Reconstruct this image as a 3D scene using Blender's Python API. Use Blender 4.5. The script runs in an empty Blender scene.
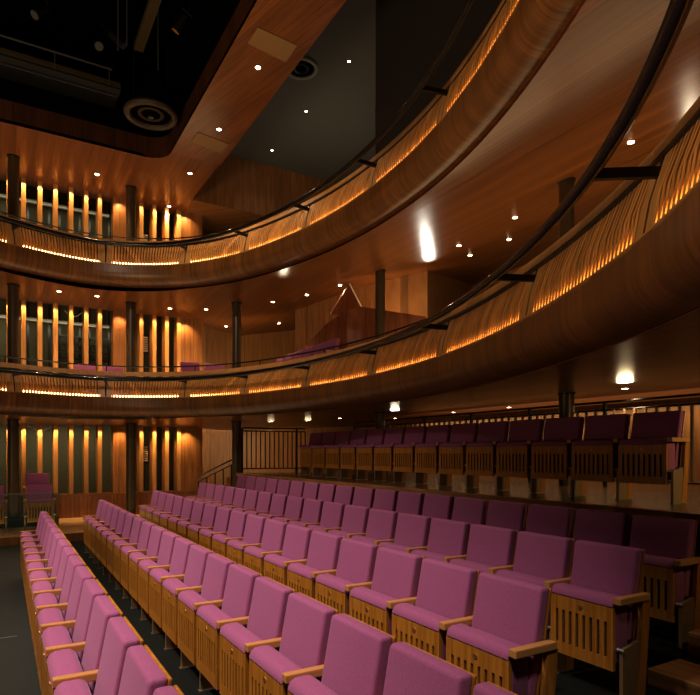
import bpy, bmesh, math, random
from mathutils import Vector, Matrix
random.seed(7)
PI = math.pi
SC = bpy.context.scene
COL = SC.collection
EYE = 1.66                       # eye height above the stalls floor
F = 590.0; TH = math.atan(348/590.0); CT, ST = math.cos(TH), math.sin(TH)

# ---------------------------------------------------------------- camera
cd = bpy.data.cameras.new('camera'); cam = bpy.data.objects.new('camera', cd); COL.objects.link(cam)
cam.location = (0, 0, EYE); cam.rotation_euler = (PI/2, 0, -TH)
cd.sensor_width = 36; cd.lens = F/700*36; cd.shift_y = (452-347.5)/700; cd.clip_start = .05; cd.clip_end = 100
SC.camera = cam

# ---------------------------------------------------------------- materials
def principled(name):
    m = bpy.data.materials.new(name); m.use_nodes = True
    return m, m.node_tree, m.node_tree.nodes['Principled BSDF']
def N(nt, t, **kw):
    n = nt.nodes.new(t)
    for k, v in kw.items(): setattr(n, k, v)
    return n
def math_node(nt, op, a, b=None):
    n = N(nt, 'ShaderNodeMath', operation=op)
    for i, v in enumerate((a, b)):
        if v is None: continue
        if isinstance(v, (int, float)): n.inputs[i].default_value = v
        else: nt.links.new(v, n.inputs[i])
    return n.outputs[0]
def wood(name, dark, light, across, along, plank=.12, rough=.35, src='Object', coat=0.0, seam=.5, vary=.35, grain=1.0, spec=.5):
    """planked timber: across / along are weights of (x, y, z)"""
    m, nt, b = principled(name)
    tc = N(nt, 'ShaderNodeTexCoord'); sp = N(nt, 'ShaderNodeSeparateXYZ'); nt.links.new(tc.outputs[src], sp.inputs[0])
    def comb(w):
        r = None
        for i, k in enumerate(w):
            if k:
                t = math_node(nt, 'MULTIPLY', sp.outputs[i], float(k))
                r = t if r is None else math_node(nt, 'ADD', r, t)
        return r
    A, L = comb(across), comb(along)
    ap = math_node(nt, 'DIVIDE', A, plank); fl = math_node(nt, 'FLOOR', ap); fr = math_node(nt, 'SUBTRACT', ap, fl)
    wn = N(nt, 'ShaderNodeTexWhiteNoise', noise_dimensions='1D'); nt.links.new(fl, wn.inputs['W'])
    cv = N(nt, 'ShaderNodeCombineXYZ')
    nt.links.new(math_node(nt, 'MULTIPLY', A, 34*grain), cv.inputs[0])
    nt.links.new(math_node(nt, 'ADD', math_node(nt, 'MULTIPLY', L, 1.6*grain), math_node(nt, 'MULTIPLY', wn.outputs['Value'], 31.0)), cv.inputs[1])
    nz = N(nt, 'ShaderNodeTexNoise'); nz.inputs['Scale'].default_value = 1.0; nz.inputs['Detail'].default_value = 5; nz.inputs['Distortion'].default_value = .6
    nt.links.new(cv.outputs[0], nz.inputs['Vector'])
    rp = N(nt, 'ShaderNodeValToRGB'); nt.links.new(nz.outputs['Fac'], rp.inputs[0])
    rp.color_ramp.elements[0].position = .3; rp.color_ramp.elements[1].position = .7
    rp.color_ramp.elements[0].color = (*dark, 1); rp.color_ramp.elements[1].color = (*light, 1)
    k = math_node(nt, 'ADD', math_node(nt, 'MULTIPLY', wn.outputs['Value'], vary), 1-vary/2)
    if seam:
        s = math_node(nt, 'LESS_THAN', fr, .035)
        k = math_node(nt, 'MULTIPLY', k, math_node(nt, 'SUBTRACT', 1.0, math_node(nt, 'MULTIPLY', s, seam)))
    vm = N(nt, 'ShaderNodeVectorMath', operation='SCALE'); nt.links.new(rp.outputs[0], vm.inputs[0]); nt.links.new(k, vm.inputs['Scale'])
    nt.links.new(vm.outputs[0], b.inputs['Base Color'])
    rr = math_node(nt, 'ADD', math_node(nt, 'MULTIPLY', nz.outputs['Fac'], .12), rough-.06); nt.links.new(rr, b.inputs['Roughness'])
    b.inputs['Coat Weight'].default_value = coat; b.inputs['Coat Roughness'].default_value = .25
    b.inputs['Specular IOR Level'].default_value = spec
    return m
def flat(name, col, rough=.5, metal=0.0, noise=0.0, scale=20, bump=0.0, emit=None, strength=0, sheen=0, spec=.5):
    m, nt, b = principled(name)
    tc = N(nt, 'ShaderNodeTexCoord'); nz = N(nt, 'ShaderNodeTexNoise'); nz.inputs['Scale'].default_value = scale; nz.inputs['Detail'].default_value = 4
    nt.links.new(tc.outputs['Object'], nz.inputs['Vector'])
    k = math_node(nt, 'ADD', math_node(nt, 'MULTIPLY', nz.outputs['Fac'], 2*noise), 1-noise)
    rgb = N(nt, 'ShaderNodeRGB'); rgb.outputs[0].default_value = (*col, 1)
    vm = N(nt, 'ShaderNodeVectorMath', operation='SCALE'); nt.links.new(rgb.outputs[0], vm.inputs[0]); nt.links.new(k, vm.inputs['Scale'])
    nt.links.new(vm.outputs[0], b.inputs['Base Color'])
    b.inputs['Roughness'].default_value = rough; b.inputs['Metallic'].default_value = metal; b.inputs['Specular IOR Level'].default_value = spec
    if sheen: b.inputs['Sheen Weight'].default_value = sheen; b.inputs['Sheen Tint'].default_value = (1, .75, .9, 1)
    if bump:
        bn = N(nt, 'ShaderNodeBump'); bn.inputs['Strength'].default_value = bump; bn.inputs['Distance'].default_value = .002
        nt.links.new(nz.outputs['Fac'], bn.inputs['Height']); nt.links.new(bn.outputs[0], b.inputs['Normal'])
    if emit:
        b.inputs['Emission Color'].default_value = (*emit, 1); b.inputs['Emission Strength'].default_value = strength
    return m
M = {}
M['fabric'] = flat('mauve_wool', (.32, .086, .182), .9, noise=.30, scale=130, bump=.5, sheen=.15)
M['seat_wood'] = wood('seat_oak', (.34, .125, .014), (.58, .245, .034), (.6, 1, 0), (0, 0, 1), plank=.11, rough=.4, seam=0, vary=.25)
M['arm_wood'] = wood('arm_oak', (.46, .20, .055), (.66, .34, .11), (0, 1, .3), (1, 0, 0), plank=.3, rough=.38, seam=0, vary=.15)
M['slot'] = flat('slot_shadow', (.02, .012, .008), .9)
M['steel'] = flat('bronze_metal', (.26, .16, .07), .5, .2, noise=.1)
M['bolt'] = flat('bolt_metal', (.6, .55, .48), .3, .9)
M['brass'] = flat('number_brass', (.65, .33, .14), .35, .8)
M['black'] = flat('black_metal', (.012, .012, .012), .35, .3, noise=.1)
M['gloss_black'] = flat('gloss_black_rail', (.008, .008, .009), .16, .2)
M['column'] = flat('column_bronze', (.085, .055, .026), .35, .4, noise=.15, scale=3)
M['void'] = flat('void_black', (.0012, .0012, .0012), 1.0, spec=.02)
M['lip'] = wood('lip_timber', (.035, .010, .004), (.07, .022, .008), (1, 1, 0), (0, 0, 1), plank=.2, rough=.6, seam=.3, spec=.2)
M['carpet'] = flat('dark_carpet', (.012, .0125, .009), 1.0, spec=.08, noise=.3, scale=120, bump=.3)
M['stagefloor'] = flat('stage_floor', (.026, .026, .019), .6, spec=.25, noise=.18, scale=2.2)
M['tape'] = flat('seam_line', (.17, .17, .14), .7)
M['back'] = flat('backstage_green', (.050, .046, .020), .8, noise=.25, scale=1.2)
M['greyceil'] = flat('grey_ceiling', (.085, .078, .062), .8, noise=.06, scale=1.0)
M['darkwall'] = flat('dark_room', (.018, .012, .010), .7)
M['hatch'] = flat('tan_hatch', (.27, .16, .06), .6)
M['grey'] = flat('girder_grey', (.22, .22, .19), .6)
M['white'] = flat('white_paint', (.7, .68, .6), .5)
M['amber'] = flat('amber_glass', (.45, .20, .04), .4)
RED_D, RED_L = (.10, .028, .009), (.21, .072, .022)
M['soffit'] = wood('soffit_timber', (.13, .040, .009), (.25, .090, .021), (1, 0, 0), (0, .22, 0), plank=.105, rough=.30, seam=.3, vary=.35, spec=.32)
M['ceil'] = wood('ceiling_timber', (.12, .035, .008), (.23, .076, .019), (1, 0, 0), (0, .3, 0), plank=.12, rough=.3, seam=.3)
M['band'] = wood('band_timber', (.13, .042, .012), (.27, .10, .032), (1, .25, 0), (0, 1, 0), plank=.25, rough=.3, seam=.2, grain=.6)
M['fascia'] = wood('fascia_timber', (.115, .042, .009), (.23, .095, .024), (1, 0, 0), (0, 1, 0), plank=.19, rough=.38, src='UV', seam=.25, vary=.35, grain=.7)
M['slat'] = wood('slat_timber', (.50, .235, .06), (.70, .36, .11), (1, 1, 0), (0, 0, 1), plank=.055, rough=.45, seam=0, vary=.5)
M['cap'] = wood('cap_timber', (.40, .19, .055), (.58, .31, .11), (1, 1, 0), (.2, .2, 1), plank=.5, rough=.4, seam=0)
M['wall'] = wood('wall_timber', (.17, .065, .018), (.32, .135, .040), (1, 1, 0), (0, 0, 1), plank=.22, rough=.4, seam=.4, vary=.3, grain=.7)
M['palewall'] = wood('pale_wall_timber', (.28, .13, .045), (.44, .225, .085), (1, 1, 0), (0, 0, 1), plank=.6, rough=.4, seam=.4, vary=.2, grain=.8)
M['redwall'] = wood('red_wall_timber', (.13, .036, .012), (.24, .075, .024), (1, 1, 0), (0, 0, 1), plank=.14, rough=.4, seam=.4)
M['fin'] = wood('fin_timber', (.36, .155, .045), (.52, .26, .085), (1, .3, 0), (0, 0, 1), plank=.5, rough=.4, seam=0)
M['stepwood'] = wood('step_timber', (.24, .10, .03), (.46, .22, .08), (1, 0, .5), (0, 1, 0), plank=.16, rough=.32, seam=.6)
M['platform'] = wood('platform_timber', (.50, .27, .10), (.72, .44, .20), (0, 1, 1), (1, 0, 0), plank=.12, rough=.35, seam=.4)
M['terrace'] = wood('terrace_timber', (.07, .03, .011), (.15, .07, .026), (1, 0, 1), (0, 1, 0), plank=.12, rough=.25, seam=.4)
M['glow'] = flat('trough_glow', (.9, .6, .2), .5, emit=(1, .72, .30), strength=14)
M['lamp'] = flat('lamp_glow', (1, .9, .7), .5, emit=(1, .78, .48), strength=28)
M['pin'] = flat('pin_glow', (1, .9, .8), .5, emit=(1, .92, .8), strength=14)
g, nt, b = principled('glass')
tr = N(nt, 'ShaderNodeBsdfTransparent'); tr.inputs[0].default_value = (.86, .93, .88, 1); mx = N(nt, 'ShaderNodeMixShader'); mx.inputs[0].default_value = .06
b.inputs['Roughness'].default_value = .03; b.inputs['Base Color'].default_value = (.3, .4, .35, 1)
nt.links.new(tr.outputs[0], mx.inputs[1]); nt.links.new(b.outputs[0], mx.inputs[2]); nt.links.new(mx.outputs[0], nt.nodes['Material Output'].inputs[0]); M['glass'] = g
M['dim_tan'] = flat('dim_tan', (.05, .034, .014), .8, spec=.1); M['dim_grey'] = flat('dim_grey', (.05, .05, .045), .6)  # tan and grey darkened in colour to stand for the void's dimness

# ---------------------------------------------------------------- object helpers
def tag(o, label=None, cat=None, group=None, kind=None):
    if label: o['label'] = label
    if cat: o['category'] = cat
    if group: o['group'] = group
    if kind: o['kind'] = kind
    return o
def empty(name, loc=(0, 0, 0), rz=0):
    o = bpy.data.objects.new(name, None); COL.objects.link(o); o.location = loc; o.rotation_euler.z = rz; o.empty_display_size = .1
    return o
class MB:
    def __init__(s): s.bm = bmesh.new(); s.uv = None
    def box(s, lo, hi, bevel=0, seg=2, mat=None):
        c = [(a+b)/2 for a, b in zip(lo, hi)]; d = [abs(b-a) for a, b in zip(lo, hi)]
        r = bmesh.ops.create_cube(s.bm, size=1); vs = r['verts']
        bmesh.ops.scale(s.bm, vec=d, verts=vs)
        if bevel:
            es = list({e for v in vs for e in v.link_edges})
            g = bmesh.ops.bevel(s.bm, geom=es, offset=bevel, segments=seg, profile=.6, affect='EDGES')
            new = g['verts']; vs = list({v for v in list(new)+[w for w in vs if w.is_valid]})
            vs = [v for v in vs if v.is_valid]
        bmesh.ops.translate(s.bm, vec=c, verts=vs)
        if mat: bmesh.ops.transform(s.bm, matrix=mat, verts=vs)
        return s
    def prism(s, pts, axis, a, b):
        """polygon pts (2-D) extruded between a and b along axis 'x','y','z'"""
        def P(p, t):
            return {'x': (t, p[0], p[1]), 'y': (p[0], t, p[1]), 'z': (p[0], p[1], t)}[axis]
        v0 = [s.bm.verts.new(P(p, a)) for p in pts]; v1 = [s.bm.verts.new(P(p, b)) for p in pts]; n = len(pts)
        s.bm.faces.new(v0); s.bm.faces.new(v1[::-1])
        for i in range(n): s.bm.faces.new((v0[i], v1[i], v1[(i+1) % n], v0[(i+1) % n]))
        return s
    def cyl(s, p0, p1, r, seg=16, r2=None):
        p0, p1 = Vector(p0), Vector(p1); d = p1-p0
        q = d.to_track_quat('Z', 'Y').to_matrix().to_4x4()
        bmesh.ops.create_cone(s.bm, cap_ends=True, segments=seg, radius1=r, radius2=r if r2 is None else r2, depth=d.length,
                              matrix=Matrix.Translation((p0+p1)/2) @ q)
        return s
    def ring(s, c, R, r, seg=32, sub=8, sy=1):
        vs = [[s.bm.verts.new((c[0]+(R+r*math.cos(b))*math.cos(a), c[1]+(R+r*math.cos(b))*math.sin(a), c[2]+r*sy*math.sin(b)))
               for b in [2*PI*j/sub for j in range(sub)]] for a in [2*PI*i/seg for i in range(seg)]]
        for i in range(seg):
            for j in range(sub):
                s.bm.faces.new((vs[i][j], vs[(i+1) % seg][j], vs[(i+1) % seg][(j+1) % sub], vs[i][(j+1) % sub]))
        return s
    def tube(s, pts, r, seg=8):
        pts = [Vector(p) for p in pts]; rings = []
        for i, p in enumerate(pts):
            t = (pts[min(i+1, len(pts)-1)]-pts[max(i-1, 0)]).normalized()
            up = Vector((0, 0, 1)) if abs(t.z) < .9 else Vector((1, 0, 0))
            a = t.cross(up).normalized(); b = a.cross(t)
            rings.append([s.bm.verts.new(p+(a*math.cos(q)+b*math.sin(q))*r) for q in [2*PI*k/seg for k in range(seg)]])
        for A, B in zip(rings, rings[1:]):
            for k in range(seg): s.bm.faces.new((A[k], A[(k+1) % seg], B[(k+1) % seg], B[k]))
        s.bm.faces.new(rings[0][::-1]); s.bm.faces.new(rings[-1])
        return s
    def grid(s, rows, uvs=None, closed=False):
        """rows: list of lists of points; uvs alike"""
        V = [[s.bm.verts.new(p) for p in r] for r in rows]
        lay = s.bm.loops.layers.uv.verify() if uvs else None
        m = len(rows[0])
        for i in range(len(V)-1):
            for j in range(m if closed else m-1):
                k = (j+1) % m
                f = s.bm.faces.new((V[i][j], V[i+1][j], V[i+1][k], V[i][k]))
                if lay:
                    for l, (a, b) in zip(f.loops, ((i, j), (i+1, j), (i+1, k), (i, k))): l[lay].uv = uvs[a][b]
        if closed:
            s.bm.faces.new(V[0]); s.bm.faces.new(V[-1][::-1])
        return s
    def build(s, name, mat, parent=None, smooth=False, recalc=True):
        if recalc: bmesh.ops.recalc_face_normals(s.bm, faces=s.bm.faces)
        me = bpy.data.meshes.new(name); s.bm.to_mesh(me); s.bm.free()
        me.materials.append(mat)
        if smooth:
            for p in me.polygons: p.use_smooth = True
            try: me.set_sharp_from_angle(angle=math.radians(40))
            except Exception: pass
        o = bpy.data.objects.new(name, me); COL.objects.link(o)
        if parent: o.parent = parent
        return o
def box(name, lo, hi, mat, parent=None, bevel=0, **kw):
    o = MB().box(lo, hi, bevel).build(name, mat, parent)
    if kw: tag(o, **kw)
    return o
def copy_tree(o, parent=None):
    c = o.copy(); COL.objects.link(c)
    if parent: c.parent = parent
    for ch in list(o.children): copy_tree(ch, c)
    return c

# ---------------------------------------------------------------- world geometry functions (z = EYE + h)
def soffit_h(level, x, y):
    base = .74 if level == 1 else 3.47
    sl = .05 if level == 1 else .20
    return base + sl*max(0, x-5.0) - .06*max(0, min(y, 14.8)-12.5)
def ray(u, v):
    """unit-forward ray of the photograph through pixel u, v"""
    r = (u-350)/F; k = (452-v)/F
    return Vector((r*CT+ST, -r*ST+CT, k))
def on_soffit(level, u, v):
    d = ray(u, v); lo, hi = .5, 40
    t = 1.0
    while t < 40:
        p = d*t
        if p.z >= soffit_h(level, p.x, p.y): break
        t += .01
    return Vector((d.x*t, d.y*t, EYE+soffit_h(level, d.x*t, d.y*t)))
def on_h(u, v, h):
    d = ray(u, v); t = h/d.z
    return Vector((d.x*t, d.y*t, EYE+h))

# balcony plan curve
CP = [(-6, 9.2), (-4.5, 10.2), (-3, 11.1), (-1.4, 12.0), (0, 12.72), (1.0, 13.05), (1.75, 13.1), (2.5, 12.85), (3.2, 12.35), (3.8, 11.55), (4.2, 10.6), (4.5, 9.5), (4.67, 8.3),
      (4.68, 7.1), (4.56, 5.95), (4.3, 4.85), (3.92, 3.8), (3.48, 2.85), (3.0, 2.03), (2.52, 1.38), (2.0, .82), (1.35, .28), (.55, -.25), (-.4, -.7), (-1.6, -1.05)]
def catmull(P, n=24):
    out = []
    Q = [Vector(P[0])*2-Vector(P[1])]+[Vector(p) for p in P]+[Vector(P[-1])*2-Vector(P[-2])]
    for i in range(1, len(Q)-2):
        for k in range(n):
            t = k/n; a, b, c, d = Q[i-1:i+3]
            out.append(.5*((2*b)+(c-a)*t+(2*a-5*b+4*c-d)*t*t+(3*b-a-3*c+d)*t**3))
    out.append(Q[-2]); return out
raw = catmull(CP)
for _ in range(160):
    raw = [raw[0]]+[(a+b*2+c)/4 for a, b, c in zip(raw, raw[1:], raw[2:])]+[raw[-1]]
S = [0.0]
for a, b_ in zip(raw, raw[1:]): S.append(S[-1]+(b_-a).length)
LEN = S[-1]
def at(s):
    s = max(0, min(LEN-1e-6, s)); import bisect
    i = max(0, min(len(S)-2, bisect.bisect_right(S, s)-1)); t = (s-S[i])/(S[i+1]-S[i])
    p = raw[i].lerp(raw[i+1], t)
    j0, j1 = max(0, i-6), min(len(raw)-1, i+7)
    d = (raw[j1]-raw[j0]).normalized()
    return p, Vector((-d.y, d.x))         # point, outward normal (away from the void)
def P3(s, o, h):
    p, n = at(s); return Vector((p.x+n.x*o, p.y+n.y*o, EYE+h))
def s_of_u(u):
    best = None
    for i in range(0, 2000):
        s = LEN*i/2000; p, _ = at(s); fw = p.x*ST+p.y*CT
        if fw < .8: continue
        uu = 350+F*(p.x*CT-p.y*ST)/fw
        if best is None or abs(uu-u) < best[0]: best = (abs(uu-u), s)
    return best[1]
POSTS = [s_of_u(u) for u in (15, 106, 184, 244, 305, 371, 441, 525, 642)]
d0 = 1.7
while POSTS[0]-d0 > .3: POSTS.insert(0, POSTS[0]-d0)
while POSTS[-1]+d0 < LEN-.3: POSTS.append(POSTS[-1]+d0)

def sweep(s0, s1, prof, dh, closed=True, step=.12):
    n = max(2, int((s1-s0)/step)+1); rows, uvs = [], []
    L = [0]
    for a, b_ in zip(prof, prof[1:]): L.append(L[-1]+math.hypot(a[0]-b_[0], a[1]-b_[1]))
    for i in range(n+1):
        s = s0+(s1-s0)*i/n
        rows.append([P3(s, o, h+dh) for o, h in prof]); uvs.append([(s, l) for l in L])
    return MB().grid(rows, uvs, closed)

# ---------------------------------------------------------------- balconies
def outer(p, n):
    t = 99
    for lim, q, d in ((11.5, p.x, n.x), (17.6, p.y, n.y)):
        if d > 1e-6: t = min(t, (lim-q)/d)
    if n.y > 1e-6 and p.x+n.x*(14.86-p.y)/n.y < 4.34: t = min(t, (14.86-p.y)/n.y)
    if n.y < -1e-6: t = min(t, (-4.2-p.y)/n.y)
    if n.x < -1e-6: t = min(t, (-8-p.x)/n.x)
    return t
def balcony(level, dh, title):
    root = empty('balcony'); tag(root, title, 'balcony', kind=None)
    # rolled fascia
    prof = [(.0, 1.13), (0, .98)]+[(.22-.22*math.cos(a), .98-.22*math.sin(a)) for a in [PI/2*k/8 for k in range(0, 9)]][1:]+[(.30, .755)]
    sweep(0, LEN, prof, dh, closed=False).build('fascia', M['fascia'], root, smooth=True, recalc=False)
    # soffit, from behind the roll to the walls
    rows, uvs = [], []
    n = 220
    for i in range(n+1):
        s = LEN*i/n; p, nn = at(s); T = outer(p, nn); row = []
        for k in range(15):
            o = .29+(T-.29)*(k/14)**1.3
            x, y = p.x+nn.x*o, p.y+nn.y*o
            h = soffit_h(level, x, y)
            row.append(Vector((x, y, EYE+h)))
        rows.append(row)
    MB().grid(rows).build('soffit', M['soffit'], root, smooth=True)
    sweep(0, LEN, [(.285, .752), (.285, .742), (.33, .742), (.33, .752)], dh).build('edge_bead', M['redwall'], root)
    # deck
    rows = []
    for i in range(n+1):
        s = LEN*i/n; p, nn = at(s); T = outer(p, nn); row = []
        for k in range(15):
            o = .1+(T-.1)*(k/14)**1.3; x, y = p.x+nn.x*o, p.y+nn.y*o
            row.append(Vector((x, y, EYE+.26+soffit_h(level, x, y))))
        rows.append(row)
    MB().grid(rows).build('deck', M['carpet'], root)
    # trough ledge, glow strip, backing board
    sweep(0, LEN, [(0, 1.13), (0, 1.115), (.16, 1.115), (.16, 1.13)], dh).build('trough_ledge', M['cap'], root)
    sweep(0, LEN, [(.0, 1.13), (.0, 1.142), (.008, 1.142), (.008, 1.13)], dh).build('trough_lip', M['cap'], root)
    for a, b_ in zip(POSTS, POSTS[1:]):
        sweep(a+.09, b_-.09, [(.030, 1.131), (.030, 1.178), (.050, 1.178), (.050, 1.131)], dh).build('glow_strip', M['glow'], root)
        # slats of one bay
        m = MB(); k = max(3, int((b_-a-.24)/.056)); 
        for j in range(k+1):
            s = a+.13+(b_-a-.26)*j/k
            p, nn = at(s); t = Vector((nn.y, -nn.x)); w = .017
            dz = .012*(j % 2)
            pr = [(.002, 1.132), (.028, 1.132), (.075, 1.30), (.175, 1.545), (.115, 1.545), (.035, 1.32+dz)]
            A = [m.bm.verts.new((p.x+nn.x*o-t.x*w, p.y+nn.y*o-t.y*w, EYE+h+dh)) for o, h in pr]
            B = [m.bm.verts.new((p.x+nn.x*o+t.x*w, p.y+nn.y*o+t.y*w, EYE+h+dh)) for o, h in pr]
            m.bm.faces.new(A); m.bm.faces.new(B[::-1])
            for q in range(6): m.bm.faces.new((A[q], B[q], B[(q+1) % 6], A[(q+1) % 6]))
        m.build('slat_panel', M['slat'], root)
    sweep(0, LEN, [(.085, 1.13), (.20, 1.56), (.215, 1.56), (.10, 1.13)], dh).build('backing_board', M['redwall'], root)
    sweep(0, LEN, [(.12, 1.545), (.12, 1.58), (.26, 1.59), (.26, 1.545)], dh).build('shadow_gap', M['black'], root)
    sweep(0, LEN, [(.12, 1.60), (.15, 1.69), (.44, 1.70), (.44, 1.66), (.26, 1.61)], dh).build('top_cap', M['cap'], root)
    for s in POSTS:
        p, nn = at(s); t = Vector((nn.y, -nn.x))
        for sg in (-1, 1):                                  # pair of boards with the dark joint between
            m = MB(); pr = [(.005, 1.13), (.09, 1.13), (.19, 1.545), (.11, 1.545), (.04, 1.32)]
            w0, w1 = sg*.014, sg*.112
            A = [m.bm.verts.new((p.x+nn.x*o+t.x*w0, p.y+nn.y*o+t.y*w0, EYE+h+dh)) for o, h in pr]
            B = [m.bm.verts.new((p.x+nn.x*o+t.x*w1, p.y+nn.y*o+t.y*w1, EYE+h+dh)) for o, h in pr]
            m.bm.faces.new(A); m.bm.faces.new(B[::-1])
            for q in range(5): m.bm.faces.new((A[q], B[q], B[(q+1) % 5], A[(q+1) % 5]))
            m.build('divider_board', M['cap'], root)
        m = MB(); ang = math.atan2(nn.y, nn.x)
        mt = Matrix.Translation((p.x, p.y, EYE+dh)) @ Matrix.Rotation(ang, 4, 'Z')
        m.box((-.26, -.016, 1.44), (.16, .016, 1.495), mat=mt)
        m.box((.10, -.016, 1.16), (.125, .016, 1.545), mat=mt)
        m.build('rail_bracket', M['black'], root)
    m = MB(); m.tube([P3(LEN*i/200, -.26, 1.475+dh) for i in range(201)], .036, 12); m.build('lighting_rail', M['gloss_black'], root, smooth=True)
    hr = MB().tube([P3(LEN*i/200, .43, 1.84+dh) for i in range(201)], .014, 8).build('handrail', M['black'], root, smooth=True)
    for s in POSTS:
        MB().cyl(P3(s, .43, 1.68+dh), P3(s, .43, 1.84+dh), .012, 8).build('handrail_post', M['black'], hr)
    return root
balcony(1, 0, 'lower curved timber balcony with glowing slatted front, wrapping the stalls')
balcony(2, 2.77, 'upper curved timber balcony with glowing slatted front, above the lower one')

# ---------------------------------------------------------------- floors and tiers
def struct(o): o['kind'] = 'structure'; return o
H1, H2, H3 = .102, .201, .304
TER = 1.18
st = struct(box('floor', (-8, -4.2, -.1), (2.0, 17.6, 0), M['stagefloor']))
def tier(x0, x1, z, y1): return struct(box('seating_tier', (x0, -4.2, -.1), (x1, y1, z), M['carpet']))
struct(box('seating_tier', (.55, .3, .0), (2.0, 12.0, .004), M['carpet']))
tier(1.93, 2.9, H1, 12.07); tier(2.88, 3.85, H2, 12.07); tier(3.84, 4.62, H3, 12.07)
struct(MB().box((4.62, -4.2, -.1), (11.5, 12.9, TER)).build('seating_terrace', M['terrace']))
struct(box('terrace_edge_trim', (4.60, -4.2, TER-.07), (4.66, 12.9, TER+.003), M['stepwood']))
struct(box('side_platform', (-8, 12.08, -.1), (4.6, 17.6, .16), M['platform']))
struct(box('side_platform_riser', (-8, 12.065, 0), (4.6, 12.085, .145), M['wall']))
for y in (6.1, 9.4, 4.2):
    struct(box('floor_seam', (-8, y, .0), (.12, y+.012, .003), M['tape']))
# aisle steps (timber blocks) at the near end of the upper rows
for x0, x1, z, y1 in ((2.7, 3.1, .14, 1.9), (3.1, 3.5, .20, 2.05), (3.5, 3.95, .30, 2.25), (3.95, 4.30, .46, 2.25), (4.30, 4.62, .80, 2.28)):
    o = MB().box((x0, .2, 0), (x1, y1, z), .006, 1).build('aisle_step', M['stepwood']); struct(o)

# ---------------------------------------------------------------- walls
YW = 14.8
FIN_U = [9, 23.5, 40, 55.5, 71, 86, 99.6, 141, 154, 166.5, 178.5]
def x_on(u, Y=YW):
    a = CT*(u-2)/F; return a*(Y*CT)/(1-ST*a)
wf = struct(MB().box((-8, YW, 0), (4.35, YW+.1, .70)).build('wall_far', M['wall']))
xa, xb = x_on(113), x_on(126); xc, xd = x_on(179), 4.35
LV = [(.70, EYE+.74), (EYE+.98, EYE+3.46), (EYE+3.75, EYE+6.0)]
for z0, z1 in LV:
    box('wall_panel', (xa, YW-.02, z0), (xb, YW+.3, z1), M['wall'], wf)
    box('wall_panel', (xc, YW-.02, z0), (xd, YW+.3, z1), M['wall'], wf)
    fx = [x_on(u) for u in FIN_U]+[x_on(9)-.62-.36*k for k in range(0, 9)]
    for x in fx:
        box('fin', (x-.045, YW-.06, z0), (x+.045, YW+.30, z1), M['fin'], wf)
    box('sill', (-8, YW-.04, z0-.03), (xd, YW+.3, z0), M['wall'], wf)
struct(box('wall_backstage', (-8, YW+1.0, 0), (4.35, YW+1.1, 9), M['back']))
# backstage ladder rungs, girders and conduits behind the fins
for zi, (z0, z1) in enumerate(LV):
    if zi:
        t = empty('steel_gantry', (0, 0, 0)); tag(t, ['', 'grey steel gantry behind the timber fins at lower balcony level', 'grey steel gantry behind the timber fins at upper balcony level'][zi], 'gantry')
        box('girder', (-7, YW+.55, z1-(.50, .45, .28)[zi]), (x_on(113), YW+.62, z1-(.42, .38, .21)[zi]), M['grey'], t)
        for k in range(4): box('pipe', (x_on(60), YW+.7, z1-.72-.18*k), (x_on(113), YW+.74, z1-.68-.18*k), M['black'], t)
        for k in range(9):
            x = x_on(28)+.22*k; box('conduit', (x, YW+.8, z0), (x+.05, YW+.86, z1), M['black'], t)
    t = empty('equipment_rack', (x_on(147)+.02, YW+.4, z1-.75))
    tag(t, ['small pale equipment rack between fins, at stalls level', 'small pale equipment rack between fins, at lower balcony level', 'small pale equipment rack between fins, at upper balcony level'][zi], 'rack')
    box('case', (-.11, 0, -.3), (.11, .12, .2), M['black'], t); box('support_post', (-.03, .12, -(z1-.75)+(z0-.03)), (.03, .16, .2), M['black'], t)
    for k in range(7): box('module', (-.09+.02*(k % 2), -.012, -.22+.055*k), (.08, 0, -.18+.055*k), M['white'], t)
# cable loops
for zi, (uu0, uu1) in enumerate(((28, 54), (66, 84))):
    a, b_ = x_on(uu0), x_on(uu1); z = (EYE+.60, EYE+3.28)[zi]
    o = MB().tube([(a+(b_-a)*i/12, YW+.34, z-.12*math.sin(PI*i/12)) for i in range(13)], .012, 6).build('hanging_cable', M['white'])
    tag(o, ['pale cable looped behind the fins at stalls level', 'pale cable looped behind the fins at lower balcony level'][zi], 'cable')
# set-back far wall, right-hand wall
struct(box('wall_recess', (4.35, 17.5, 0), (11.5, 17.6, 7.66), M['palewall']))
struct(box('wall_recess_side', (4.30, YW, 0), (4.38, 17.5, 7.66), M['palewall']))
struct(box('wall_right', (11.5, -4.2, 0), (11.6, 17.6, 9), M['palewall']))
struct(box('wall_near', (-8, -4.3, 0), (11.5, -4.2, 11), M['void']))
struct(box('wall_left', (-8.1, -4.2, 0), (-8, 17.6, 11), M['void']))
# door panels in recess wall
for i, x in enumerate((5.0, 6.2)):
    d = struct(box('door_%d' % (i+1), (x, 17.42, .16), (x+1.0, 17.5, 2.2), M['palewall'])); box('door_frame', (x-.03, 17.41, .16), (x, 17.5, 2.24), M['wall'], d)
# lower-level timber wall behind the terrace railing
struct(MB().box((8.6, 3.2, TER), (8.7, 12.9, 2.45)).build('wall_terrace', M['palewall']))

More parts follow.
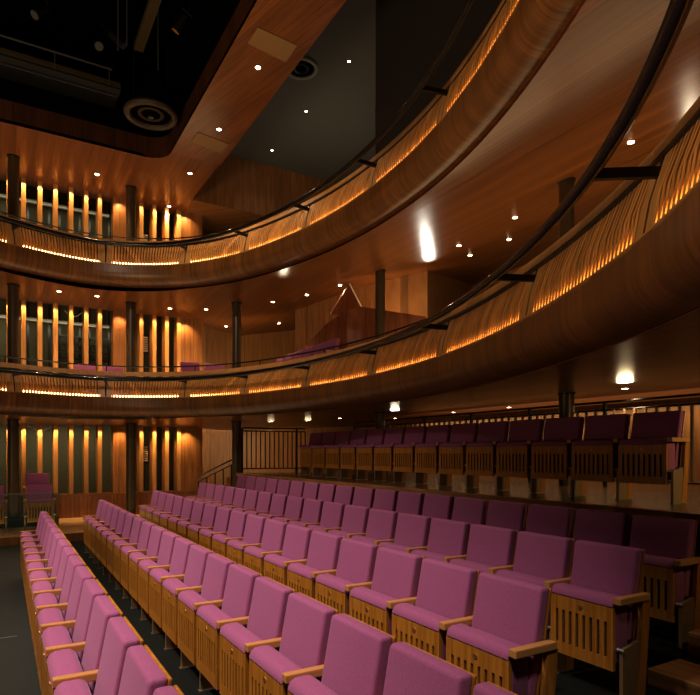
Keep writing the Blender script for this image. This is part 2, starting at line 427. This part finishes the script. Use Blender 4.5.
# ---------------------------------------------------------------- lower balcony rooms (parapet + angled wall)
z = EYE
m = MB()
def wallstrip(pts, zlo, ztop, th=.08):
    m = MB()
    for (x0, y0, a0), (x1, y1, a1) in zip(pts, pts[1:]):
        d = Vector((x1-x0, y1-y0)).normalized(); n = Vector((-d.y, d.x))*th
        A = [(x0, y0, zlo), (x1, y1, zlo), (x1, y1, a1), (x0, y0, a0)]
        va = [m.bm.verts.new(p) for p in A]; vb = [m.bm.verts.new((p[0]+n.x, p[1]+n.y, p[2])) for p in A]
        m.bm.faces.new(va); m.bm.faces.new(vb[::-1])
        for q in range(4): m.bm.faces.new((va[q], vb[q], vb[(q+1) % 4], va[(q+1) % 4]))
    return m
pp = wallstrip([(5.95, 12.75, z+2.2), (6.25, 11.7, z+2.85), (6.5, 11.15, z+3.12), (6.75, 10.95, z+3.17), (8.25, 10.62, z+3.06)], EYE+1.0, None)
o = pp.build('stair_parapet', M['redwall']); tag(o, 'red timber stair enclosure with sloping top, behind the lower balcony seats', 'parapet')
ws = wallstrip([(6.6, 14.0, 6.2), (7.76, 11.5, 6.2), (8.4, 10.75, 6.2), (11.5, 12.7, 6.4)], EYE+1.0, None)
struct(ws.build('wall_balcony', M['palewall']))
o = MB().prism([(6.25, EYE+3.05), (7.2, EYE+3.05), (6.72, EYE+3.78)], 'y', 11.42, 11.48).build('angled_panel', M['redwall']); MB().cyl((6.72, 11.42, EYE+3.785), (7.2, 11.42, EYE+3.055), .018, 6).build('pale_edge', M['white'], o); tag(o, 'dark triangular timber panel peaking above the stair enclosure', 'panel')

# ---------------------------------------------------------------- upper ceiling
HC = 6.0
def plane_poly(pts, z, th=.06):
    return MB().prism(pts, 'z', z, z+th)
R = .45
cx, cy = 2.92-R, 12.45-R
arc = [(cx+R*math.cos(a), cy+R*math.sin(a)) for a in [PI/2*k/10 for k in range(11)]]
struct(plane_poly([(-8, 12.45)]+arc[::-1]+[(2.92, cy-.0001), (3.93, cy-.0001), (3.93, 15.14), (-8, 15.14)], EYE+HC).build('ceiling', M['ceil']))
struct(plane_poly([(2.92, -4.2), (3.93, -4.2), (3.93, cy), (2.92, cy)], EYE+HC-.001).build('ceiling_band', M['band']))
# opening liner (timber lip then black void)
path = [(-8, 12.45)]+arc[::-1]+[(2.92, -4.2)]
def liner(z0, z1, mat, name, off=0):
    m = MB(); A = [m.bm.verts.new((x, y, z0)) for x, y in path]; B = [m.bm.verts.new((x, y, z1)) for x, y in path]
    for i in range(len(path)-1): m.bm.faces.new((A[i], A[i+1], B[i+1], B[i]))
    return struct(m.build(name, mat))
liner(EYE+HC, EYE+HC+.42, M['lip'], 'ceiling_lip'); liner(EYE+HC+.42, EYE+9.6, M['void'], 'ceiling_void_wall')
struct(box('ceiling_void', (-8, -4.2, EYE+9.6), (3.5, 13, EYE+9.7), M['void']))
struct(box('ceiling_grey', (3.93, -4.2, EYE+7.3), (11.5, 14.0, EYE+7.4), M['greyceil']))
struct(box('ceiling_band_edge', (3.90, -4.2, EYE+HC), (3.94, 14.0, EYE+7.4), M['redwall']))
struct(box('ceiling_bulkhead', (3.94, 14.0, EYE+6.0), (11.5, 17.6, EYE+7.35), M['wall']))
struct(box('wall_booth', (5.2, -4.2, EYE+4.4), (11.5, 8.0, EYE+7.29), M['darkwall']))
# hatches set in the timber band
def hatch(px, label):
    pts = [on_h(u, v, HC-.004) for u, v in px]
    o = MB().prism([(p.x, p.y) for p in pts], 'z', EYE+HC-.012, EYE+HC-.002).build('access_hatch', M['hatch']); tag(o, label, 'hatch')
hatch([(258, 27), (297, 45), (286, 62), (248, 43)], 'larger tan access hatch, nearer one in the timber ceiling band')
hatch([(198, 132), (229, 144), (221, 153), (191, 141)], 'tan access hatch further along the timber ceiling band')

# ---------------------------------------------------------------- columns
cols = [(.20, 13.35, 0, 'leftmost'), (2.50, 14.0, 0, 'second from the left'), (4.63, 13.0, 0, 'middle')]
def column(x, y, segs, label):
    t = empty('round_column', (x, y, segs[0][0])); tag(t, label, 'column', 'slim dark round columns')
    z00 = segs[0][0]
    for a, b_ in segs:
        MB().cyl((0, 0, a-z00), (0, 0, b_-z00), .105, 24).build('shaft', M['column'], t, smooth=True)
        MB().cyl((0, 0, b_-z00-.02), (0, 0, b_-z00), .122, 24).build('collar', M['black'], t)
for x, y, zb, nm in ((.20, 13.8, .16, 'slim dark column beside the far-left platform seats'), (2.52, 14.05, .16, 'slim dark column between the two groups of fins'),
                     (4.66, 13.05, .16, 'slim dark column at the terrace corner by the stair railing'), (6.94, 10.5, TER, 'slim dark column in front of the stair enclosure'),
                     (6.9, 5.65, TER, 'slim dark column behind the right part of the terrace row')):
    segs = [(zb, EYE+soffit_h(1, x, y)), (EYE+soffit_h(1, x, y)+.26, EYE+soffit_h(2, x, y)), (EYE+soffit_h(2, x, y)+.26, EYE+(6.0 if x < 3.9 else (4.4 if y < 8 else 7.3)))]
    if x > 3.9 and y > 12: segs = segs[:2]
    column(x, y, segs, nm)

# ---------------------------------------------------------------- seats
def lean(o=0.0):
    """shear so that the back reclines: x += (z-.876)*.19"""
    mt = Matrix.Identity(4); mt[0][2] = .19; mt[0][3] = -.876*.19+o; return mt
def make_seat():
    t = empty('theatre_seat')
    MB().box((-.068, -.215, .33), (.0, .215, .872), .020, 3, mat=lean()).build('backrest', M['fabric'], t, smooth=True)
    MB().box((.0, -.218, .30), (.013, .218, .866), .006, 2, mat=lean()).build('back_shell', M['seat_wood'], t)
    # tipped-up seat: cushion with rounded roll at the top
    pr = [(-.272, .22), (-.272, .548)]+[(-.252-.050*math.cos(a), .555+.050*math.sin(a)) for a in [PI/2*k/6 for k in range(7)]]
    pr += [(-.205+.050*math.sin(a), .555+.050*math.cos(a)) for a in [PI/2*k/6 for k in range(7)]]+[(-.155, .25), (-.18, .22)]
    m = MB(); cx0, cz0 = -.225, .45
    st_ = [(-.215, .90), (-.212, .96), (-.205, 1), (.205, 1), (.212, .96), (.215, .90)]
    m.grid([[(cx0+(x-cx0)*k, y, cz0+(z_-cz0)*(1-(1-k)*.35)) for x, z_ in pr] for y, k in st_], None, True)
    m.build('seat_cushion', M['fabric'], t, smooth=True)
    m = MB(); W, z0, z1, n = .217, .18, .548, 8
    m.box((-.298, -W, .460), (-.276, W, z1)); m.box((-.298, -W, z0), (-.276, W, .250))
    span = 2*W-.05; pit = span/n; sl = .019
    edges = [-W]+[x for k in range(n) for x in (-W+.025+pit*(k+.5)-sl/2, -W+.025+pit*(k+.5)+sl/2)]+[W]
    for k in range(0, len(edges), 2): m.box((-.298, edges[k], .2499), (-.276, edges[k+1], .4601))
    sp = m.build('seat_panel', M['seat_wood'], t)
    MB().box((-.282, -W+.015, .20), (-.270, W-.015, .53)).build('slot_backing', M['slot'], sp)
    MB().cyl((-.302, 0, .505), (-.297, 0, .505), .014, 16).build('number_disc', M['brass'], sp)
    return t
def make_arm(parent, y):
    MB().box((-.305, y-.024, .574), (-.02, y+.024, .614), .006, 2).build('armrest', M['arm_wood'], parent)
def make_leg(parent, y):
    lg = MB().prism([(-.265, 0), (-.11, 0), (-.11, .34), (-.265, .31)], 'y', y-.011, y+.011).build('leg', M['steel'], parent)
    m = MB(); m.prism([(-.135, 0), (-.06, 0), (.0, .574), (-.075, .574)], 'y', y-.014, y+.014); m.build('upright', M['seat_wood'], lg)
    box('foot_plate', (-.275, y-.02, 0), (-.06, y+.02, .010), M['bolt'], lg)
    MB().cyl((-.265, y-.022, .305), (-.265, y+.022, .305), .014, 10).build('pivot_bolt', M['bolt'], lg)
PITCH = .49
proto = make_seat(); make_arm(proto, -PITCH/2); make_leg(proto, -PITCH/2)
endproto = make_seat()
for y in (-PITCH/2, PITCH/2): make_arm(endproto, y); make_leg(endproto, y)
WORDS = ['first', 'second', 'third', 'fourth', 'fifth', 'sixth', 'seventh', 'eighth', 'ninth', 'tenth', 'eleventh', 'twelfth', 'thirteenth', 'fourteenth', 'fifteenth', 'sixteenth', 'seventeenth', 'eighteenth', 'nineteenth', 'twentieth', 'twenty-first', 'twenty-second', 'twenty-third']
used = [False, False]
def place(end, x, y, z, rz, label, group):
    src = endproto if end else proto
    if used[end]: o = copy_tree(src)
    else: o = src; used[end] = True
    o.location = (x, y, z); o.rotation_euler.z = rz
    o.scale = (1, 1, 1); tag(o, label, 'seat', group)
    return o
ROWS = [  # x of back top, floor z, near y, far y, row words, count-from words
    (.505, 0, 1.092, 8.90, 'front row'), (1.447, 0, .55, 10.55, 'second row'), (2.40, H1, 2.03, 10.95, 'third row'),
    (3.36, H2, 2.15, 11.35, 'fourth row'), (4.28, H3, 2.34, 11.75, 'fifth row')]
for ri, (x, z, y0, y1, nm) in enumerate(ROWS):
    n = (16, 20, 17, 18, 18)[ri]; pt = (y1-y0)/n
    for k in range(n):
        y = y0+pt*(k+.5)
        far = n-1-k
        if far == 0: lab = 'mauve tip-up seat at the far end of the %s of the stalls' % nm
        elif k == 0 and ri > 1: lab = 'mauve tip-up seat at the near aisle end of the %s of the stalls' % nm
        elif far <= n//2 or ri < 2: lab = 'mauve tip-up seat, %s from the far end of the %s' % (WORDS[far], nm)
        else: lab = 'mauve tip-up seat, %s from the aisle end of the %s' % (WORDS[k], nm)
        place(far == 0, x, y, z, 0, lab, 'tip-up seats of the %s' % nm).scale.y = pt/PITCH
# terrace row
n = 14; y0 = 3.15
for k in range(n):
    far = n-1-k
    lab = ('shadowed plum tip-up seat at the far end of the raised row by the railing' if far == 0 else
           'plum tip-up seat at the near end of the raised row, side edge lit' if k == 0 else
           'shadowed plum tip-up seat, %s from the near end of the raised row' % WORDS[k])
    place(far == 0, 5.54, y0+.555*(k+.5), TER, 0, lab, 'seats of the raised row in front of the railing').scale.y = .555/PITCH
# side platform seats facing the camera
for x, y, z, lab in ((.62, 12.85, .16, 'mauve seat on the side platform just right of the leftmost column'), (-.18, 12.85, .16, 'mauve seat on the side platform left of the leftmost column'),
                     (.64, 14.1, .34, 'dark plum seat on the raised back row right of the leftmost column'), (-.30, 14.1, .34, 'dark plum seat on the raised back row left of the leftmost column')):
    place(True, x, y, z, PI/2, lab, 'seats on the side platform')
struct(box('platform_tier', (-3, 13.45, .16), (1.0, 14.79, .34), M['carpet']))
# lower balcony seats
D1 = EYE+1.0-.02
for x, y, lab in ((1.55, 14.0, 'mauve balcony seat just left of the wide timber panel'), (2.12, 14.0, 'mauve balcony seat in front of the wide timber panel'),
                  (3.74, 13.65, 'mauve balcony seat right of the second column'), (4.30, 13.65, 'mauve balcony seat just left of the middle column'),
                  (-.35, 13.9, 'mauve balcony seat at the far left behind the slatted front')):
    b0 = struct(box('balcony_tier', (x-.3, y-.35, D1-.1), (x+.3, y+.25, D1+(.22 if x > 3 else .04)), M['carpet']))
    place(True, x, y, D1+(.22 if x > 3 else .04), PI/2, lab, 'seats on the lower balcony')
struct(box('balcony_tier', (5.0, 6.0, D1-.1), (5.85, 13.3, D1+.34), M['carpet']))
for k in range(6):
    place(k == 5, 5.6, 10.1+PITCH*k, D1+.34, 0, 'mauve seat, %s from the far end of the lower balcony side row' % WORDS[5-k], 'seats of the lower balcony side row')

# ---------------------------------------------------------------- railings
def railing(name, label, pts, zb, htop, hmid, pitch=.13, post_every=9, r=.010, mat='black', cat='railing'):
    t = empty(name); tag(t, label, cat)
    for (x0, y0), (x1, y1) in zip(pts, pts[1:]):
        L = math.hypot(x1-x0, y1-y0); n = max(1, int(L/pitch))
        MB().cyl((x0, y0, zb+htop), (x1, y1, zb+htop), .016, 8).build('handrail', M['black'], t)
        MB().cyl((x0, y0, zb+hmid), (x1, y1, zb+hmid), .014, 8).build('upper_bar', M['black'], t)
        MB().cyl((x0, y0, zb+.10), (x1, y1, zb+.10), .014, 8).build('lower_bar', M['black'], t)
        for k in range(n+1):
            x, y = x0+(x1-x0)*k/n, y0+(y1-y0)*k/n
            if k % post_every == 0: box('post', (x-.02, y-.02, zb), (x+.02, y+.02, zb+htop), M['black'], t)
            else: box('baluster', (x-r, y-r, zb+.1), (x+r, y+r, zb+hmid), M[mat], t)
railing('terrace_railing', 'long dark metal railing running behind the raised row', [(7.2, 1.2), (7.2, 12.0)], TER, 1.17, 1.06, pitch=.15, mat='steel', r=.015)
railing('terrace_railing', 'dark metal railing between the middle column and the raised row', [(4.72, 12.85), (6.2, 12.6)], TER, 1.03, .96, pitch=.105, post_every=12)
# stair railing beside middle column
t = empty('stair_railing', (4.05, 14.0, .16)); tag(t, 'sloping dark stair railing left of the middle column', 'railing')
MB().cyl((0, 0, .92), (.95, -.2, 1.40), .016, 8).build('handrail', M['black'], t); MB().cyl((0, 0, .80), (.95, -.2, 1.28), .014, 8).build('upper_bar', M['black'], t)
for k in range(6):
    x = .95*k/5; box('baluster', (x-.012, -.2*k/5-.012, 0), (x+.012, -.2*k/5+.012, .80+.48*k/5), M['black'], t)
for k in range(5):
    struct(box('stair_step', (4.2+.2*k, 14.02, .16), (4.4+.2*k, 14.75, .16+.17*(k+1)), M['stepwood']))
# glass balustrade at side platform
t = empty('glass_balustrade', (-3.2, 12.18, .16)); tag(t, 'low glass balustrade at the front of the side platform', 'balustrade')
for k in range(3): MB().box((1.36*k+.01, -.006, .02), (1.36*k+1.35, .006, .74)).build('pane', M['glass'], t)
box('top_rail', (0, -.008, .74), (4.1, .008, .752), M['grey'], t)
for k in range(4): box('stanchion', (1.36*k-.008, -.01, 0), (1.36*k+.008, .01, .74), M['steel'], t)

# ---------------------------------------------------------------- technical void objects
t = empty('catwalk', (0, 11.6, EYE+6.75)); tag(t, 'dark lighting catwalk with pale kickboard high in the black ceiling void', 'catwalk')
box('kickboard', (-5, 0, 0), (1.9, .03, .10), M['dim_tan'], t); box('walkway', (-5, 0, -.03), (1.9, .7, 0), M['black'], t)
MB().cyl((-5, 0, .30), (1.75, 0, .30), .018, 8).build('handrail', M['dim_grey'], t)
MB().cyl((-5, -.5, -.45), (1.75, -.5, -.45), .02, 8).build('lighting_bar', M['black'], t)
for k in range(8): MB().cyl((-4.6+.9*k, 0, 0), (-4.6+.9*k, 0, .30), .012, 6).build('post', M['dim_grey'], t)
t = empty('round_ring_fixture', (2.36, 11.2, EYE+6.2)); tag(t, 'large round ring fixture at the corner of the black ceiling opening', 'fixture')
MB().ring((0, 0, 0), .42, .06).build('outer_ring', flat('dark_tan', (.05, .03, .014), .5), t, smooth=True); MB().ring((0, 0, .03), .20, .045).build('inner_ring', M['dim_tan'], t, smooth=True)
MB().cyl((0, 0, 0), (0, 0, .12), .35, 32).build('drum', M['void'], t); MB().cyl((0, 0, -.06), (0, 0, 0), .05, 16).build('boss', M['black'], t)
for k in range(2): MB().cyl((.3*(-1)**k, 0, .1), (.3*(-1)**k, 0, 1.4), .012, 6).build('hanger', M['black'], t)
t = empty('round_vent', on_h(301, 68, 7.28)); tag(t, 'round dark ceiling vent beside the timber band in grey ceiling', 'vent')
MB().ring((0, 0, 0), .29, .04).build('rim', M['grey'], t, smooth=True); MB().cyl((0, 0, -.01), (0, 0, .02), .25, 32).build('grille', M['void'], t)
MB().ring((0, 0, -.01), .13, .02).build('inner_ring', M['black'], t, smooth=True)
for i, (u, v, lab) in enumerate(((180, 24, 'amber-faced stage lantern hanging in the black void'), (40, 12, 'black stage lantern at the top left of the void'), (98, 44, 'black stage lantern left of the hanging drop bars'),
                                 (118, 40, 'black stage lantern right beside the hanging drop bars'), (82, 88, 'black stage lantern hung below the catwalk'))):
    p = on_h(u, v, 7.3); t = empty('stage_lantern', p); tag(t, lab, 'lantern', 'stage lanterns in the ceiling void'); t.rotation_euler = (.4, .5+.1*i, i*1.1)
    MB().cyl((0, 0, -.14), (0, 0, .16), .08, 16, .06).build('body', M['black'], t, smooth=True)
    MB().cyl((0, 0, -.145), (0, 0, -.14), .068, 16).build('lens', M['amber'] if i == 0 else M['dim_grey'], t)
    m = MB(); m.tube([(-.1, 0, 0), (-.1, 0, .22), (.1, 0, .22), (.1, 0, 0)], .008, 6); m.build('yoke', M['black'], t)
    MB().cyl((0, 0, .22), (0, 0, .4), .01, 6).build('clamp', M['black'], t)
for i, (u, v0, v1) in enumerate(((118, 30, 50), (127, 20, 45), (158, 0, 70))):
    p = on_h(u, v1, 7.0); o = MB().cyl((0, 0, 0), (0, 0, 1.4), .012, 6).build('drop_bar', M['dim_grey']); o.location = p
    tag(o, ['leftmost thin steel drop bar hanging in the black void', 'middle thin steel drop bar hanging in the black void', 'rightmost thin steel drop bar in the black void'][i], 'bar')
p = MB().prism([(1.95, -3), (2.1, -3), (2.1, 10.6), (1.95, 10.6)], 'z', EYE+6.9, EYE+7.0).build('lighting_ladder', M['dim_tan']); tag(p, 'long dim tan beam along the right side of the black void', 'beam')

# ---------------------------------------------------------------- downlights
def light(kind, name, loc, energy, col=(1, .72, .42), size=.1, rot=None, spot=None, blend=.6, target=None, sy=None):
    d = bpy.data.lights.new(name, kind); d.energy = energy; d.color = col
    if kind == 'AREA':
        d.size = size
        if sy: d.shape = 'RECTANGLE'; d.size_y = sy
    else: d.shadow_soft_size = size
    if kind == 'SPOT': d.spot_size = math.radians(spot or 90); d.spot_blend = blend
    o = bpy.data.objects.new(name, d); COL.objects.link(o); o.location = loc
    if target is not None: o.rotation_euler = (Vector(target)-Vector(loc)).to_track_quat('-Z', 'Y').to_euler()
    elif rot: o.rotation_euler = rot
    return o
DL = {'c': [(258, 67), (219, 129), (190, 173), (97, 174), (169, 206)],
      'g': [(349, 61), (306, 111), (272, 150)],
      2: [(59, 291), (97, 295.6), (170, 308), (206, 309), (226, 326), (273, 301.4), (307, 294.6), (340, 285), (279, 323), (459, 245), (470, 255), (631, 141.5), (515, 217), (509, 239)],
      1: [(271, 421), (308, 420), (340, 418), (395, 418), (509, 407), (453.6, 412), (625, 388)]}
nm = {'c': ('timber main ceiling', 'main ceiling'), 'g': ('grey ceiling', 'grey ceiling'), 2: ('soffit under the upper balcony', 'upper soffit'), 1: ('soffit under the lower balcony', 'lower soffit')}
for key, L in DL.items():
    order = sorted(L)
    for (u, v) in L:
        if key == 'c': p = on_h(u, v, HC-.002)
        elif key == 'g': p = on_h(u, v, 7.298)
        else: p = on_soffit(key, u, v)
        t = empty('downlight', p-Vector((0, 0, .004)))
        tag(t, 'small glowing round downlight in the %s, %s from the left' % (nm[key][0], WORDS[order.index((u, v))]), 'light', 'downlights in the '+nm[key][0])
        rr = .045 if key != 'g' else .032
        MB().ring((0, 0, 0), rr, .008, 20, 6).build('trim_ring', M['cap'], t, smooth=True)
        MB().cyl((0, 0, -.006), (0, 0, .002), rr-.004, 20).build('lens', M['pin'] if key == 'g' else M['lamp'], t)
        if key in (1, 2, 'c'):
            light('SPOT', 'downlight_lamp', p-Vector((0, 0, .05)), {'c': 110, 2: 90, 1: 30}[key], (1, .72, .42), .03, (0, 0, 0), 115, .8)
        else: light('SPOT', 'downlight_lamp', p-Vector((0, 0, .05)), 18, (1, .85, .65), .03, (0, 0, 0), 100, .8)

# fin grazers: a strip in front of the fins at each level
for z0, z1 in LV:
    zt = z1-.05 if z1 != LV[0][1] else EYE+.56
    zt = {LV[0][1]: EYE+.56, LV[1][1]: EYE+3.27, LV[2][1]: EYE+5.95}[z1]
    for u in FIN_U+[119.5, 186]:
        x = x_on(u)
        light('SPOT', 'fin_light', (x, YW-.20, zt), 24.0, (1, .70, .33), .015, None, 110, .9, target=(x, YW+.02, zt-.9))
# rear lights
light('SPOT', 'aisle_lamp', (6.4, 1.2, 2.30), 90, (1, .74, .34), .05, None, 80, .8, target=(6.1, 3.1, 1.3))
light('AREA', 'rear_wash', (8.3, 7.0, 2.38), 40, (1, .72, .40), .3, sy=9, rot=(0, 0, 0))
light('AREA', 'recess_wash', (7, 15.2, 2.2), 45, (1, .68, .34), 2.0, target=(6.5, 17.5, 1.4))
light('AREA', 'balcony_fill', (7.4, 11.2, EYE+2.3), 26, (1, .68, .36), .6, target=(8.0, 11.2, EYE+3.6))  # added fill hidden behind the parapet, brightens wall and soffit
light('AREA', 'balcony_recess_wash', (5.6, 14.2, EYE+2.0), 30, (1, .68, .36), 1.2, target=(6.0, 17.5, EYE+2.6))
# house light on the stalls, from the technical void
light('SPOT', 'stage_wash', (-3.0, 4.0, EYE+6.6), 2900, (1, .88, .82), .35, None, 50, .95, target=(.2, 4.2, .5))
light('SPOT', 'stage_wash', (-3.2, 9.0, EYE+6.6), 2300, (1, .88, .82), .35, None, 56, .95, target=(1.2, 8.3, .5))
light('SPOT', 'stage_wash', (-1.2, -1.2, EYE+6.4), 1500, (1, .88, .82), .35, None, 42, .95, target=(.6, 2.4, .5))
light('SPOT', 'side_fill', (-2.0, 3.0, EYE+6.5), 950, (1, .85, .74), .2, None, 40, .9, target=(3.6, 12.8, EYE+1.5))  # added spot to brighten the far lower balcony seats and front
light('SPOT', 'side_fill', (-2.6, 3.0, EYE+5.6), 700, (1, .85, .74), .2, None, 16, .9, target=(.2, 13.0, .9))  # added narrow spot to brighten the side platform seats
light('SPOT', 'step_fill', (4.3, .9, 2.3), 22, (1, .72, .36), .04, None, 70, .8, target=(3.9, 1.9, .3))  # unseen fill added under the soffit to brighten the aisle steps
light('AREA', 'grey_ceiling_fill', (6.5, 11.5, EYE+4.6), 20, (1, .86, .62), 1.0, rot=(PI, 0, 0))  # unseen upward fill added to lighten the grey ceiling
# added area lamps standing in for bounced light, plus fills behind the fins
light('AREA', 'stage_bounce', (-5.0, 5.5, .4), 90, (1, .74, .46), 2.6, target=(.5, 7.5, 6))
light('AREA', 'stage_bounce', (-2.6, 6.5, 2.15), 360, (1, .74, .44), 2.4, rot=(PI, 0, 0))
light('AREA', 'stage_bounce', (.2, 3.0, 2.15), 90, (1, .74, .44), 1.2, rot=(PI, 0, 0))
for zz in (1.3, EYE+2.2, EYE+4.9):
    light('AREA', 'backstage_fill', (-1.0, YW+.36, zz+.75), 30, (1, .90, .62), 7, sy=.2, target=(-1.0, YW+1.0, zz))  # unseen fill added to brighten the backstage wall
light('AREA', 'terrace_bounce', (9.6, 7.0, 1.3), 90, (1, .72, .40), 2.0, sy=10, rot=(PI, 0, 0))  # this and the next ones: upward fills imitating bounce off floors and decks
light('AREA', 'platform_bounce', (1.0, 13.0, .3), 22, (1, .72, .40), 7.0, sy=1.2, rot=(PI, 0, 0))
light('AREA', 'lower_balcony_bounce', (7.0, 6.0, EYE+1.5), 110, (1, .72, .40), 1.5, sy=9, rot=(PI, 0, 0))
light('AREA', 'lower_balcony_bounce', (2.0, 14.0, EYE+1.3), 40, (1, .72, .40), 6.0, sy=1.0, rot=(PI, 0, 0))
light('AREA', 'upper_balcony_bounce', (1.0, 13.9, EYE+4.1), 45, (1, .72, .40), 7.0, sy=1.0, rot=(PI, 0, 0))
# unseen spots added along mirrored sight lines, so highlights show on the polished soffits
for lv, u, v, e, c, L in ((2, 428, 250, 42, (1, .93, .78), 1.6), (2, 692, 112, 8, (1, .86, .62), 1.5), (2, 284, 268, 6, (1, .85, .6), 1.0), (2, 318, 304, 8, (1, .85, .6), .8),
                       (1, 395, 409, 12, (1, .84, .55), .8), (1, 625, 378, 10, (1, .78, .45), .9), (1, 308, 419, 3, (1, .78, .45), .5), (1, 271, 420, 2, (1, .78, .45), .5)):
    p = on_soffit(lv, u, v); d = (p-Vector((0, 0, EYE))).normalized(); nn = Vector((-(.2 if lv == 2 else .05) if p.x > 5 else 0, 0, 1)).normalized()
    q = p+(d-2*d.dot(nn)*nn)*L
    light('SPOT', 'highlight_spot', q, e, c, .09, None, 60, .9, target=p)
w = bpy.data.worlds.new('World'); SC.world = w; w.use_nodes = True
w.node_tree.nodes['Background'].inputs[0].default_value = (1, .6, .35, 1); w.node_tree.nodes['Background'].inputs[1].default_value = .012
SC.view_settings.view_transform = 'Standard'; SC.view_settings.look = 'None'; SC.view_settings.exposure = .22; SC.view_settings.gamma = .86
SC.cycles.use_denoising = True; SC.cycles.max_bounces = 6; SC.cycles.diffuse_bounces = 3; SC.cycles.glossy_bounces = 3
SC.cycles.sample_clamp_indirect = 6
